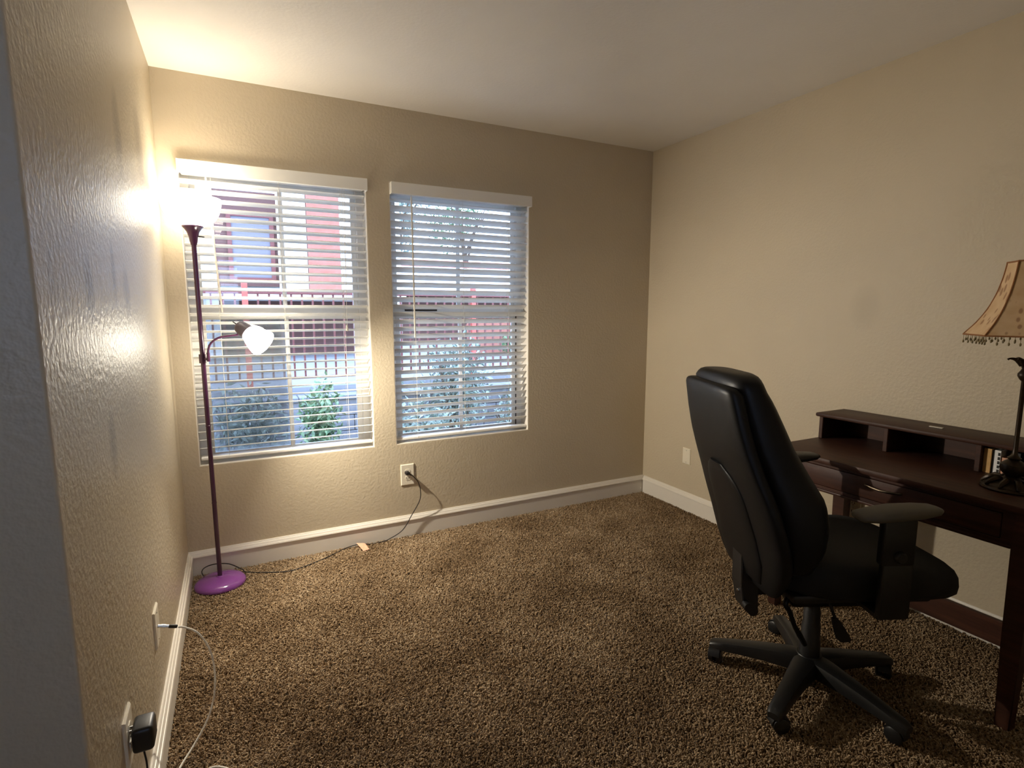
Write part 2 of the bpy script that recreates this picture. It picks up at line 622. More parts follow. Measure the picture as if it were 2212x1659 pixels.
window(1, *WIN[0], 'white single-hung window behind the purple floor lamp')
window(2, *WIN[1], 'white single-hung window right of the lamp window')

# ------------------------------------------------------------------ blinds


def slat_mesh(L_):
    bm = B()
    wd_, th, cr = 0.050, 0.0026, 0.0020
    top, bot = [], []
    for k in range(5):
        u = -1 + k / 2
        z = cr * (1 - u * u)
        top.append((u * wd_ / 2, z + th / 2))
        bot.append((u * wd_ / 2, z - th / 2))
    prism(bm, top + bot[::-1], 'x', -L_ / 2, L_ / 2)
    bmesh.ops.recalc_face_normals(bm, faces=bm.faces)
    me = bpy.data.meshes.new('slat')
    bm.to_mesh(me); bm.free()
    me.polygons.foreach_set('use_smooth', [True] * len(me.polygons))
    me.set_sharp_from_angle(angle=R(35))
    me.materials.append(M['slat'])
    return me


def blind(x0, x1, tilt, label, wand, tassel, zbot):
    xc, L_ = (x0 + x1) / 2, x1 - x0 - 0.014
    yc = 0.040
    t = thing('window_blind', label, 'blind', (xc, yc, WZ0 + 0.004), group='white slatted blinds')
    boxes('valance', [(x0 + 0.001, x1 - 0.001, -0.041, -0.033, 1.981, 2.043), (x0 + 0.001, x0 + 0.007, -0.033, 0.006, 1.981, 2.043),
                      (x1 - 0.007, x1 - 0.001, -0.033, 0.006, 1.981, 2.043)], M['slat'], t, bev=0.0015)
    boxes('headrail', [(x0 + 0.012, x1 - 0.012, 0.012, 0.068, 1.990, 2.036)], M['slat'], t, bev=0.003)
    me = slat_mesh(L_)
    zt, pitch = 1.958, 0.0423
    n = int((zt - zbot - 0.02) / pitch) + 1
    zs = [zt - pitch * k for k in range(n)]
    for k, z in enumerate(zs):
        s = bpy.data.objects.new('slat', me)
        a = tilt * (0.25 if (k == 0 and tilt > 0.3) else 1) + random.uniform(-0.025, 0.025)
        link(s, t, Matrix.Translation((random.uniform(-.0012, .0012), 0, z - WZ0 - 0.004)) @ Matrix.Rotation(-a, 4, 'X') @ Matrix.Rotation(random.uniform(-.0015, .0015), 4, 'Y'))
    boxes('bottom_rail', [(x0 + 0.008, x1 - 0.008, yc - 0.026, yc + 0.026, zbot - 0.008, zbot + 0.008)], M['slat'], t, bev=0.004)
    for fx in (0.155, 0.50, 0.845):
        x = x0 + (x1 - x0) * fx
        bm = B()
        for y in (yc - 0.027, yc + 0.027):
            tube(bm, [(x, y, 1.99), (x, y, zbot)], 0.0008, 5, 0)
        for z in zs:                                # ladder rungs under each slat
            dy, dz = 0.026 * math.cos(tilt), 0.026 * math.sin(tilt)
            tube(bm, [(x, yc - dy, z + dz - 0.003), (x, yc + dy, z - dz - 0.003)], 0.0006, 4, 0)
        obj('ladder_cord', bm, M['cord_white'], t)
    bm = B()
    tube(bm, [Vector(wand[0]), Vector(wand[1])], 0.0042, 8, 0)
    tube(bm, [Vector(wand[0]) + Vector((0, 0.004, 0.03)), Vector(wand[0])], 0.002, 6, 0)
    obj('tilt_wand', bm, M['cord_white'], t)
    if tassel:
        x, y, z = tassel
        bm = B()
        tube(bm, [(x, y, 1.985), (x + 0.004, y, (1.985 + z) / 2), (x, y, z + 0.03)], 0.0011, 5)
        tube(bm, [(x + 0.012, y, 1.985), (x + 0.006, y, (1.985 + z) / 2), (x, y, z + 0.03)], 0.0011, 5)
        c = obj('lift_cord', bm, M['cord_white'], t)
        bm = B()
        lathe(bm, [(0.002, 0.034), (0.005, 0.026), (0.0065, 0.008), (0.006, 0.0), (0.003, -0.002)], (x, y, z), 12)
        obj('tassel', bm, M['cord_white'], c)
    return t


blind(*WIN[0], R(14), 'white slatted blind in the window behind the purple lamp', ((0.196, -0.005, 1.975), (0.228, -0.012, 1.335)), (0.828, -0.004, 1.235), 0.598)
blind(*WIN[1], R(31), 'white slatted blind in the window nearer the desk, slats tilted', ((1.205, -0.010, 1.975), (1.208, -0.012, 1.190)), None, 0.592)

# ------------------------------------------------------------------ floor lamp
LX, LY = 0.140, -0.165
lamp = thing('floor_lamp', 'purple floor lamp with lit white bowl and side reading light', 'lamp', (LX, LY, 0))
bm = B(); lathe(bm, [(0.108, 0.001), (0.1145, 0.006), (0.1145, 0.013), (0.109, 0.022), (0.095, 0.031), (0.070, 0.0385), (0.040, 0.043), (0.018, 0.0445), (0.0145, 0.048), (0.0, 0.048)], (LX, LY, 0), 56)
obj('base', bm, M['purple'], lamp)
TX = LX - 0.006                            # the pole leans a little
bm = B(); tube(bm, [(LX, LY, 0.044), (TX, LY, 1.655)], [0.0105, 0.0105], 20, 0)
for z in (0.42, 0.80, 1.16):
    f_ = (z - 0.044) / 1.611
    lathe(bm, [(0.0108, -0.003), (0.0116, -0.002), (0.0116, 0.002), (0.0108, 0.003)], (LX + (TX - LX) * f_, LY, z), 20)
obj('pole', bm, M['pole'], lamp)
bm = B(); lathe(bm, [(0.0125, 1.640), (0.014, 1.648), (0.016, 1.655), (0.019, 1.675), (0.026, 1.697), (0.036, 1.712), (0.0445, 1.720), (0.0445, 1.724), (0.036, 1.724)], (TX, LY, 0), 36)
obj('bowl_holder', bm, M['pole'], lamp)
prof = []
for k in range(15):                        # bowl: outside then inside
    a = k / 14 * R(86)
    prof.append((0.040 + 0.083 * math.sin(a), 1.8435 - 0.119 * math.cos(a)))
inn = [(r - 0.0035, z + 0.003) for r, z in prof]
bm = B(); lathe(bm, prof + [(0.1235, 1.8455)] + inn[::-1], (TX, LY, 0), 56, cap0=False, cap1=False)
obj('glass_bowl', bm, M['bowl'], lamp, label='glowing white glass bowl')
bm = B(); lathe(bm, [(0.0, 1.722), (0.014, 1.726), (0.016, 1.745), (0.013, 1.757), (0.0, 1.757)], (TX, LY, 0), 20)
lathe(bm, [(0.0, 1.757), (0.014, 1.760), (0.024, 1.774), (0.025, 1.783), (0.018, 1.793), (0.0, 1.797)], (TX, LY, 0), 20)
obj('bulb', bm, M['bowl'], lamp)


def point(name, loc, power, radius, parent):
    ld = bpy.data.lights.new(name, 'POINT')
    ld.energy = power
    ld.color = WARM
    ld.shadow_soft_size = radius
    o = bpy.data.objects.new(name, ld)
    COL.objects.link(o)
    o.parent = parent
    o.matrix_local = WM[parent.name].inverted() @ Matrix.Translation(loc)


point('bulb_light', (TX, LY, 1.824), BOWL_W, 0.024, lamp)
# switch knob under the bowl
bm = B(); tube(bm, [(TX + 0.018, LY, 1.680), (TX + 0.044, LY - 0.006, 1.677)], [0.0032, 0.0026], 8, 0)
obj('switch', bm, M['black_cord'], lamp)
# reading arm
YR = -0.185
bm = B(); tube(bm, [(TX + 0.010, YR + 0.012, 1.120), (0.160, YR, 1.122), (0.161, YR - 0.002, 1.160), (0.174, YR - 0.006, 1.193), (0.205, YR - 0.010, 1.217), (0.242, YR - 0.014, 1.226), (0.290, YR - 0.018, 1.233), (0.318, YR - 0.02, 1.250)], 0.0050, 10, 8)
tube(bm, [(TX, LY, 1.100), (TX, LY, 1.142)], 0.0145, 16, 0)
tube(bm, [(0.160, YR, 1.108), (0.160, YR, 1.150)], 0.0075, 10, 0)
obj('reading_arm', bm, M['pole'], lamp)
ax = Vector((0.67, -0.48, -0.565)).normalized()
sp = Vector((0.298, YR - 0.02, 1.270))
rot = ax.to_track_quat('Z', 'Y').to_matrix().to_4x4()
MX = Matrix.Translation(sp) @ rot
bm = B(); lathe(bm, [(0.0, -0.014), (0.018, -0.012), (0.027, -0.005), (0.031, 0.006), (0.033, 0.020), (0.0355, 0.044), (0.036, 0.047), (0.036, 0.052), (0.024, 0.052)], seg=28, M=MX)
so = obj('reading_socket', bm, M['socket'], lamp)
bm = B(); q = MX @ Vector((0, 0, -0.002)); tube(bm, [q, q + Vector((-0.026, 0.0, 0.022))], [0.0030, 0.0024], 8, 0)
obj('switch', bm, M['black_cord'], so)
pr_ = [(0.031, 0.048), (0.037, 0.058), (0.046, 0.078), (0.056, 0.104), (0.0625, 0.128), (0.064, 0.142)]
bm = B(); lathe(bm, pr_ + [(r - 0.0025, z) for r, z in pr_[::-1]], seg=40, M=MX, cap0=False, cap1=False)
obj('reading_shade', bm, M['cone'], lamp, label='glowing white cone shade')
bm = B(); lathe(bm, [(0.0, 0.046), (0.012, 0.048), (0.014, 0.056), (0.019, 0.066), (0.018, 0.074), (0.010, 0.081), (0.0, 0.083)], seg=18, M=MX)
obj('bulb', bm, M['cone'], lamp)
point('reading_bulb_light', MX @ Vector((0, 0, 0.1065)), READ_W, 0.016, lamp)
# cord with paper tag and plug
bm = B(); tube(bm, [(0.066, -0.100, 0.030), (0.058, -0.085, 0.048), (0.074, -0.066, 0.060), (0.118, -0.058, 0.064), (0.180, -0.056, 0.050), (0.240, -0.078, 0.016), (0.262, -0.098, 0.006), (0.401, -0.166, 0.005), (0.490, -0.177, 0.005), (0.638, -0.113, 0.005),
                    (0.754, -0.040, 0.006), (0.816, -0.034, 0.014), (0.850, -0.036, 0.012), (0.907, -0.034, 0.003), (0.985, -0.036, 0.006), (1.016, -0.034, 0.012), (1.098, -0.033, 0.052), (1.158, -0.035, 0.140), (1.203, -0.040, 0.217), (1.211, -0.040, 0.274), (1.199, -0.038, 0.330), (1.170, -0.036, 0.371), (1.148, -0.036, 0.388)], 0.0026, 8, 6)
cord = obj('power_cord', bm, M['black_cord'], lamp)
bm = B(); box(bm, 1.125, 1.149, -0.040, -0.0075, 0.384, 0.402, bev=0.004, seg=2)
tube(bm, [(1.143, -0.036, 0.392), (1.158, -0.037, 0.380)], [0.006, 0.0035], 8, 0)
obj('plug', bm, M['black_cord'], cord)
bm = B()
TG = [(0.826, -0.037, 0.026), (0.845, -0.043, 0.024), (0.868, -0.044, 0.020), (0.877, -0.052, 0.014), (0.884, -0.106, 0.004), (0.880, -0.110, 0.006), (0.850, -0.112, 0.003)]
for dz in (0, 0.0008):
    vs = [bm.verts.new((x, y, z + dz)) for x, y, z in TG]
    bm.faces.new(vs)
obj('paper_tag', bm, M['tagpaper'], cord, label='pink paper tag on the cord', flat=True)

# ------------------------------------------------------------------ wall plates


def plate(bm, u0, u1, z0, z1, d=0.006):
    """cover plate in (u along wall, distance, z); bevelled edge"""
    c = 0.004
    rings = [[(u0, 0, z0), (u1, 0, z0), (u1, 0, z1), (u0, 0, z1)], [(u0, d * 0.5, z0), (u1, d * 0.5, z0), (u1, d * 0.5, z1), (u0, d * 0.5, z1)],
             [(u0 + c, d, z0 + c), (u1 - c, d, z0 + c), (u1 - c, d, z1 - c), (u0 + c, d, z1 - c)]]
    loft(bm, rings)


def on_wall(wall, base):
    """matrix from plate space (u, distance, z) to the wall"""
    if wall == 'back':
        return Matrix(((1, 0, 0, base), (0, -1, 0, 0), (0, 0, 1, 0), (0, 0, 0, 1)))
    if wall == 'left':
        return Matrix(((0, 1, 0, 0), (1, 0, 0, base), (0, 0, 1, 0), (0, 0, 0, 1)))
    return Matrix(((0, -1, 0, W), (1, 0, 0, base), (0, 0, 1, 0), (0, 0, 0, 1)))


def put(name, bm, m, wall, base, parent, **kw):
    bmesh.ops.transform(bm, matrix=on_wall(wall, base), verts=bm.verts)
    return obj(name, bm, m, parent, **kw)


def outlet(wall, base, zc, hw, hh, label, used=()):
    loc = on_wall(wall, base) @ Vector((0, 0, zc))
    t = thing('wall_outlet', label, 'outlet', loc)
    bm = B(); plate(bm, -hw, hw, zc - hh, zc + hh); put('cover_plate', bm, M['plate'], wall, base, t)
    for s_ in (1, -1):
        z = zc + s_ * 0.021
        bm = B()
        ring = [(0.0165 * math.cos(2 * PI * k / 20), min(max(0.0165 * math.sin(2 * PI * k / 20), -0.0125), 0.0125)) for k in range(20)]
        loft(bm, [[(u, 0.005, z + v) for u, v in ring], [(u, 0.0075, z + v) for u, v in ring]])
        rc = put('receptacle', bm, M['plate'], wall, base, t)
        if s_ in used:
            continue
        bm = B()
        for u in (-0.0062, 0.0062):
            box(bm, u - 0.0012, u + 0.0012, 0.0073, 0.0079, z - 0.004, z + 0.006)
        box(bm, -0.002, 0.002, 0.0073, 0.0079, z - 0.0105, z - 0.007)
        put('slots', bm, M['dark_slot'], wall, base, rc)
    bm = B(); lathe(bm, [(0.0, 0.0075), (0.002, 0.0075), (0.0032, 0.0065), (0.0032, 0.005)], M=Matrix.Translation((0, 0, zc)) @ Matrix.Rotation(R(-90), 4, 'X'), seg=10)
    put('screw', bm, M['silver_dull'], wall, base, t)
    return t


outlet('back', 1.1445, 0.377, 0.0405, 0.0635, 'white outlet under the windows with the lamp plug in it', used=(1,))
outlet('left', -1.700, 0.384, 0.040, 0.060, 'white outlet low on the left wall holding a black adapter', used=(1,))
outlet('right', -1.552, 0.385, 0.036, 0.058, 'white outlet on the wall under the desk')


def blank(wall, base, zc, hw, hh, label, name='cover_plate'):
    t = thing(name, label, 'wall plate', on_wall(wall, base) @ Vector((0, 0, zc)))
    bm = B(); plate(bm, -hw, hw, zc - hh, zc + hh); put('plate', bm, M['plate'], wall, base, t)
    for s_ in (1, -1):
        bm = B(); lathe(bm, [(0.0, 0.0075), (0.002, 0.0075), (0.0032, 0.0065), (0.0032, 0.004)], M=Matrix.Translation((0, 0, zc + s_ * hh * 0.73)) @ Matrix.Rotation(R(-90), 4, 'X'), seg=10)
        put('screw', bm, M['silver_dull'], wall, base, t)
    return t


blank('right', -0.4345, 0.373, 0.0345, 0.0545, 'small blank white plate on the right wall behind the chair', 'blank_plate')
blank('left', -1.186, 0.374, 0.040, 0.059, 'white plate on the left wall where the coaxial cable ends', 'coaxial_plate')

# coaxial cable
cx = thing('coaxial_cable', 'white coaxial cable curling from the left wall plate to the carpet', 'cable', (0.12, -1.4, 0))
bm = B(); tube(bm, [(0.060, -1.190, 0.356), (0.078, -1.191, 0.350), (0.112, -1.193, 0.322), (0.140, -1.198, 0.262), (0.150, -1.205, 0.190), (0.146, -1.245, 0.130), (0.124, -1.272, 0.070), (0.086, -1.310, 0.026),
                    (0.050, -1.372, 0.008), (0.040, -1.460, 0.005), (0.062, -1.550, 0.005), (0.130, -1.595, 0.006), (0.200, -1.550, 0.006), (0.205, -1.470, 0.006), (0.155, -1.412, 0.009), (0.110, -1.420, 0.012), (0.070, -1.480, 0.010), (0.080, -1.560, 0.008), (0.150, -1.620, 0.006)], 0.0031, 8, 6)
obj('sheath', bm, M['cord_white'], cx)
bm = B()
MC = Matrix.Translation((0.006, -1.190, 0.374)) @ Vector((0.96, 0, -0.28)).to_track_quat('Z', 'Y').to_matrix().to_4x4()
lathe(bm, [(0.0, 0.0), (0.0048, 0.0), (0.0048, 0.010), (0.0058, 0.010), (0.0058, 0.022), (0.0048, 0.023), (0.0048, 0.031), (0.0, 0.031)], seg=6, M=MC)
obj('connector', bm, M['silver_dull'], cx, label='metal screw connector')
bm = B(); lathe(bm, [(0.0, 0.030), (0.0052, 0.030), (0.0056, 0.034), (0.0056, 0.050), (0.0044, 0.054), (0.0, 0.054)], seg=14, M=MC)
obj('boot', bm, M['dark_slot'], cx, label='dark rubber boot')

# black power adapter
ad = thing('power_adapter', 'black power adapter plugged into the left wall outlet', 'adapter', (0.03, -1.705, 0.40))
bm = B(); box(bm, 0.0125, 0.055, -1.738, -1.676, 0.360, 0.418, bev=0.009, seg=3)
obj('body', bm, M['black_plastic'], ad)
boxes('prong', [(0.0065, 0.0165, -1.7145, -1.7125, 0.400, 0.407)], M['steel'], ad)
boxes('prong', [(0.0065, 0.0165, -1.6995, -1.6975, 0.400, 0.407)], M['steel'], ad)
bm = B(); tube(bm, [(0.030, -1.706, 0.362), (0.030, -1.708, 0.345), (0.034, -1.714, 0.300), (0.030, -1.722, 0.200), (0.030, -1.74, 0.06), (0.045, -1.80, 0.006), (0.10, -1.90, 0.005)], [0.0045, 0.002, 0.002, 0.002, 0.002, 0.002, 0.002], 8, 6)
obj('lead', bm, M['black_cord'], ad)

# ------------------------------------------------------------------ desk
DX0, DX1, DY0, DY1, DZ = 2.385, 2.925, -2.432, -1.478, 0.745
desk = thing('writing_desk', 'dark cherry writing desk with low hutch against the right wall', 'desk', ((DX0 + DX1) / 2, (DY0 + DY1) / 2, 0))
wd_ = M['wood']
bm = B(); box(bm, DX0, DX1, DY0, DY1, DZ - 0.024, DZ, bev=0.006, seg=2)
obj('desktop', bm, wd_, desk)
LG = 0.058
for lx in (DX0 + 0.015, DX1 - 0.015 - LG):
    for ly in (DY0 + 0.022, DY1 - 0.022 - LG):
        bm = B()
        rings = []
        for z, k in ((0.0, 0.7), (0.30, 0.9), (0.60, 1.0), (DZ - 0.024, 1.0)):
            h = LG / 2 * k
            c = (lx + LG / 2, ly + LG / 2)
            rings.append([(c[0] - h, c[1] - h, z), (c[0] + h, c[1] - h, z), (c[0] + h, c[1] + h, z), (c[0] - h, c[1] + h, z)])
        loft(bm, rings)
        bmesh.ops.bevel(bm, geom=[e for e in bm.edges if abs(e.verts[0].co.z - e.verts[1].co.z) > 0.05], offset=0.004, segments=2, affect='EDGES')
        obj('leg', bm, wd_, desk)
AX = DX0 + 0.020
y0, y1 = DY0 + 0.022 + LG, DY1 - 0.022 - LG
AZ = 0.600
bm = B()
box(bm, AX, AX + 0.018, y0, y1, AZ + 0.012, AZ + 0.024)
box(bm, AX, AX + 0.018, y0, y1, DZ - 0.036, DZ - 0.024)
box(bm, AX, AX + 0.018, y0, y0 + 0.03, AZ + 0.024, DZ - 0.036)
box(bm, AX, AX + 0.018, y1 - 0.03, y1, AZ + 0.024, DZ - 0.036)
for ly in (DY0 + 0.034, DY1 - 0.052):
    box(bm, DX0 + 0.015 + LG, DX1 - 0.015 - LG, ly, ly + 0.018, AZ, DZ - 0.024)
box(bm, DX1 - 0.040, DX1 - 0.022, y0, y1, AZ, DZ - 0.024)
obj('apron', bm, wd_, desk)
bm = B(); box(bm, AX - 0.006, AX + 0.020, y0, y1, AZ, AZ + 0.012, bev=0.004, seg=2)
obj('bead_trim', bm, wd_, desk)
dr = B(); box(dr, AX - 0.004, AX + 0.30, y0 + 0.032, y1 - 0.032, AZ + 0.026, DZ - 0.038, bev=0.004, seg=2)
dro = obj('drawer', dr, wd_, desk)
bm = B(); tube(bm, [(AX - 0.003, -1.900, 0.681), (AX - 0.014, -1.912, 0.681), (AX - 0.022, -1.965, 0.677), (AX - 0.014, -2.018, 0.681), (AX - 0.003, -2.030, 0.681)], [0.003, 0.0035, 0.0050, 0.0035, 0.003], 10, 6)
obj('handle', bm, mat('antique_brass', lin(120, 108, 92), 0.38, 1.0), dro, label='dark metal bow handle')
boxes('back_rail', [(DX1 - 0.055, DX1 - 0.035, y0, y1, 0.038, 0.138)], wd_, desk, bev=0.003)
# hutch
HX0, HZ = 2.722, 0.866
bm = B(); box(bm, HX0 - 0.012, DX1, DY0 + 0.002, DY1 + 0.004, HZ - 0.018, HZ, bev=0.006, seg=2)
obj('hutch_top', bm, wd_, desk)
for yy in (DY1 - 0.028, DY0 + 0.010):
    boxes('hutch_side', [(HX0, DX1 - 0.004, yy, yy + 0.018, DZ, HZ - 0.018)], wd_, desk, bev=0.002)
for yy in (-1.795, -2.122):
    boxes('divider', [(HX0, DX1 - 0.012, yy, yy + 0.018, DZ, HZ - 0.018)], wd_, desk, bev=0.002)
boxes('hutch_back', [(DX1 - 0.012, DX1 - 0.004, DY0 + 0.028, DY1 - 0.028, DZ, HZ - 0.018)], wd_, desk)

o = boxes('metal_strip', [(2.818, 2.830, -1.948, -1.898, HZ, HZ + 0.004)], M['silver_dull'], None, bev=0.0012)
tag(o, 'short shiny metal strip lying on top of the hutch', 'strip')


def book(y0, y1, x0, dep, h, cover, label, squares=False, name='book'):
    t = thing(name, label, 'book', (x0 + dep / 2, (y0 + y1) / 2, DZ), group='books in the end cubby of the hutch')
    c = 0.002
    boxes('cover', [(x0, x0 + c, y0, y1, DZ, DZ + h), (x0 + c, x0 + dep, y0, y0 + c, DZ, DZ + h), (x0 + c, x0 + dep, y1 - c, y1, DZ, DZ + h)], cover, t)
    boxes('pages', [(x0 + c, x0 + dep - 0.004, y0 + c, y1 - c, DZ + 0.002, DZ + h - 0.003)], M['plate'], t)
    if squares:
        bm = B()
        k = 5
        for i in range(k):
            z = DZ + 0.008 + i * (h - 0.012) / k
            box(bm, x0 - 0.0006, x0, y0 + 0.001, y0 + (y1 - y0) * 0.45, z, z + (h - 0.012) / k * 0.72)
        obj('spine_squares', bm, M['dark_slot'], t, label='column of black squares on the spine')
    return t


M['tan'] = mat('tan_book_cover', lin(226, 184, 130), 0.7, var=(30, lin(206, 162, 92)))
M['inkblack'] = mat('black_book_cover', lin(28, 24, 26), 0.5)
M['whitebook'] = mat('white_book_cover', lin(246, 244, 242), 0.5)
M['peach'] = mat('peach_cover', lin(226, 172, 142), 0.6)
book(-2.146, -2.1235, 2.740, 0.13, 0.091, M['tan'], 'tan book next to the hutch divider')
book(-2.154, -2.147, 2.746, 0.13, 0.088, M['inkblack'], 'thin black book between the tan and white ones')
book(-2.173, -2.155, 2.742, 0.13, 0.090, M['whitebook'], 'white book with black squares on its spine', True)
book(-2.202, -2.175, 2.746, 0.12, 0.066, M['peach'], 'low peach book behind the table lamp')
book(-2.226, -2.204, 2.750, 0.12, 0.091, M['inkblack'], 'thick black book at the end behind the table lamp')

# ------------------------------------------------------------------ table lamp
AXL, AYL = 2.580, -2.270
tl = thing('table_lamp', 'bronze table lamp with beaded leaf-pattern shade on the desk', 'lamp', (AXL, AYL, DZ))
bz = M['bronze']
bm = B(); lathe(bm, [(0.080, 0.001), (0.083, 0.005), (0.080, 0.011), (0.072, 0.014), (0.068, 0.020), (0.058, 0.026), (0.050, 0.030), (0.030, 0.036), (0.020, 0.044), (0.0, 0.044)], (AXL, AYL, DZ), 40)
bs = obj('base', bm, bz, tl)
bm = B()
for k in range(10):                        # leaf relief round the foot
    a = 2 * PI * k / 10
    Mr = Matrix.Translation((AXL, AYL, DZ)) @ Matrix.Rotation(a, 4, 'Z')
    tube(bm, [Mr @ Vector(p) for p in ((0.030, 0, 0.038), (0.050, 0.004, 0.036), (0.066, 0.0, 0.026), (0.078, -0.003, 0.014))], [0.004, 0.009, 0.008, 0.003], 8, 4)
obj('leaf_relief', bm, bz, bs)
bm = B(); lathe(bm, [(0.014, 0.040), (0.018, 0.046), (0.030, 0.058), (0.036, 0.072), (0.034, 0.086), (0.024, 0.096), (0.015, 0.102), (0.019, 0.108), (0.012, 0.114), (0.008, 0.120), (0.0068, 0.14), (0.0068, 0.37), (0.010, 0.376)], (AXL, AYL, DZ), 28)
obj('stem', bm, bz, tl)
bm = B(); lathe(bm, [(0.008, 0.368), (0.013, 0.374), (0.0185, 0.384), (0.0185, 0.392), (0.012, 0.402), (0.009, 0.408), (0.012, 0.418), (0.020, 0.430), (0.026, 0.438), (0.024, 0.439), (0.016, 0.432), (0.0, 0.428)], (AXL, AYL, DZ), 28)
obj('collar', bm, bz, tl)
bm = B()
for k in range(6):                         # curled leaf tips
    Mr = Matrix.Translation((AXL, AYL, DZ)) @ Matrix.Rotation(2 * PI * k / 6 + 2.0, 4, 'Z')
    tube(bm, [Mr @ Vector(p) for p in ((0.012, 0, 0.416), (0.020, 0, 0.432), (0.030, 0, 0.439), (0.041, 0, 0.440), (0.046, 0, 0.436))], [0.004, 0.007, 0.005, 0.003, 0.0035], 8, 4)
obj('leaf_tips', bm, bz, tl)
bm = B(); lathe(bm, [(0.006, 0.425), (0.006, 0.70), (0.016, 0.70), (0.018, 0.74), (0.0, 0.75)], (AXL, AYL, DZ), 16)
obj('socket_tube', bm, mat('brass_tube', lin(120, 104, 60), 0.4, 0.8), tl)


def shade_mat():
    s = NT('leaf_print_fabric')
    tc = s.n('ShaderNodeTexCoord')
    mp = s.n('ShaderNodeMapping')
    mp.inputs['Scale'].default_value = (1, 1, 0.42)
    mp.inputs['Rotation'].default_value = (0.5, 0.35, 0)
    s.l(tc.outputs['Object'], mp.inputs[0])
    vo = s.n('ShaderNodeTexVoronoi', i_Scale=44.0)
    vo.inputs['Randomness'].default_value = 0.9
    s.l(mp.outputs[0], vo.inputs['Vector'])
    spots = s.ramp(vo.outputs['Distance'], [(0.25, (1, 1, 1)), (0.34, (0, 0, 0))])
    base = s.ramp(s.noise(22, 4), [(0.3, lin(206, 176, 136)), (0.7, lin(190, 156, 114))])
    mx = s.n('ShaderNodeMix', data_type='RGBA')
    s.l(s.math('MULTIPLY', spots, 0.6), mx.inputs[0])
    s.l(base, mx.inputs[6])
    mx.inputs[7].default_value = (*lin(116, 70, 36), 1)
    s.l(mx.outputs[2], s.b.inputs['Base Color'])
    s.b.inputs['Roughness'].default_value = 0.85
    s.bump(s.noise(300, 2), 0.2, 0.001)
    return s.m


M['shade'] = shade_mat()
NP = 6
SH0, SH1 = 1.262, 1.500
ph0 = R(102)
PRF = [(0.170, 0.0), (0.166, 0.006), (0.139, 0.040), (0.113, 0.085), (0.094, 0.135), (0.082, 0.185), (0.076, 0.225), (0.075, 0.238)]


def shade_ring(r, z, inset=0.0):
    out = []
    for k in range(NP):
        a0, a1 = ph0 + 2 * PI * k / NP, ph0 + 2 * PI * (k + 1) / NP
        p0, p1 = Vector((math.cos(a0), math.sin(a0), 0)), Vector((math.cos(a1), math.sin(a1), 0))
        for j in range(6):
            t = j / 6
            p = p0.lerp(p1, t) * (r - inset)
            out.append(Vector((AXL, AYL, SH0 + z)) + p * (1 - 0.05 * math.sin(PI * t)))
    return out


bm = B(); loft(bm, [shade_ring(r, z) for r, z in PRF] + [shade_ring(r, z, 0.003) for r, z in PRF[::-1]], False, False)
sh = obj('shade', bm, M['shade'], tl, sharp=28)
bm = B()
for k in range(NP):
    a = ph0 + 2 * PI * k / NP
    tube(bm, [(AXL + (r + .001) * math.cos(a), AYL + (r + .001) * math.sin(a), SH0 + z) for r, z in PRF], 0.0022, 6, 3)
for r, z in (PRF[0], PRF[-1]):
    ring = shade_ring(r + 0.001, z)
    tube(bm, ring + [ring[0]], 0.0026, 6, 0)
obj('piping', bm, mat('brown_piping', lin(140, 92, 52), 0.8), sh)
bm = B()
rg = shade_ring(0.169, 0.0)
for i, p in enumerate(rg):
    for t in (0.0, 0.5):
        q = p.lerp(rg[(i + 1) % len(rg)], t)
        d = 0.016 if (2 * i + int(t * 2)) % 2 else 0.024
        tube(bm, [q, q - Vector((0, 0, d))], 0.0008, 4, 0)
        lathe(bm, [(0.0, 0.006), (0.0026, 0.003), (0.0032, 0.0), (0.0026, -0.004), (0.0, -0.006)], q - Vector((0, 0, d)), 8)
obj('bead_fringe', bm, mat('glass_beads', lin(150, 134, 100), 0.15, var=(80, lin(110, 96, 66))), sh, kind='stuff')

# ------------------------------------------------------------------ office chair
CX, CY, PH = 2.050, -1.955, R(-25)
ch = thing('office_chair', 'black high-back office chair turned toward the desk', 'chair', (CX, CY, 0), PH)
bp, bl, bf = M['black_plastic'], M['black_leather'], M['black_fabric']
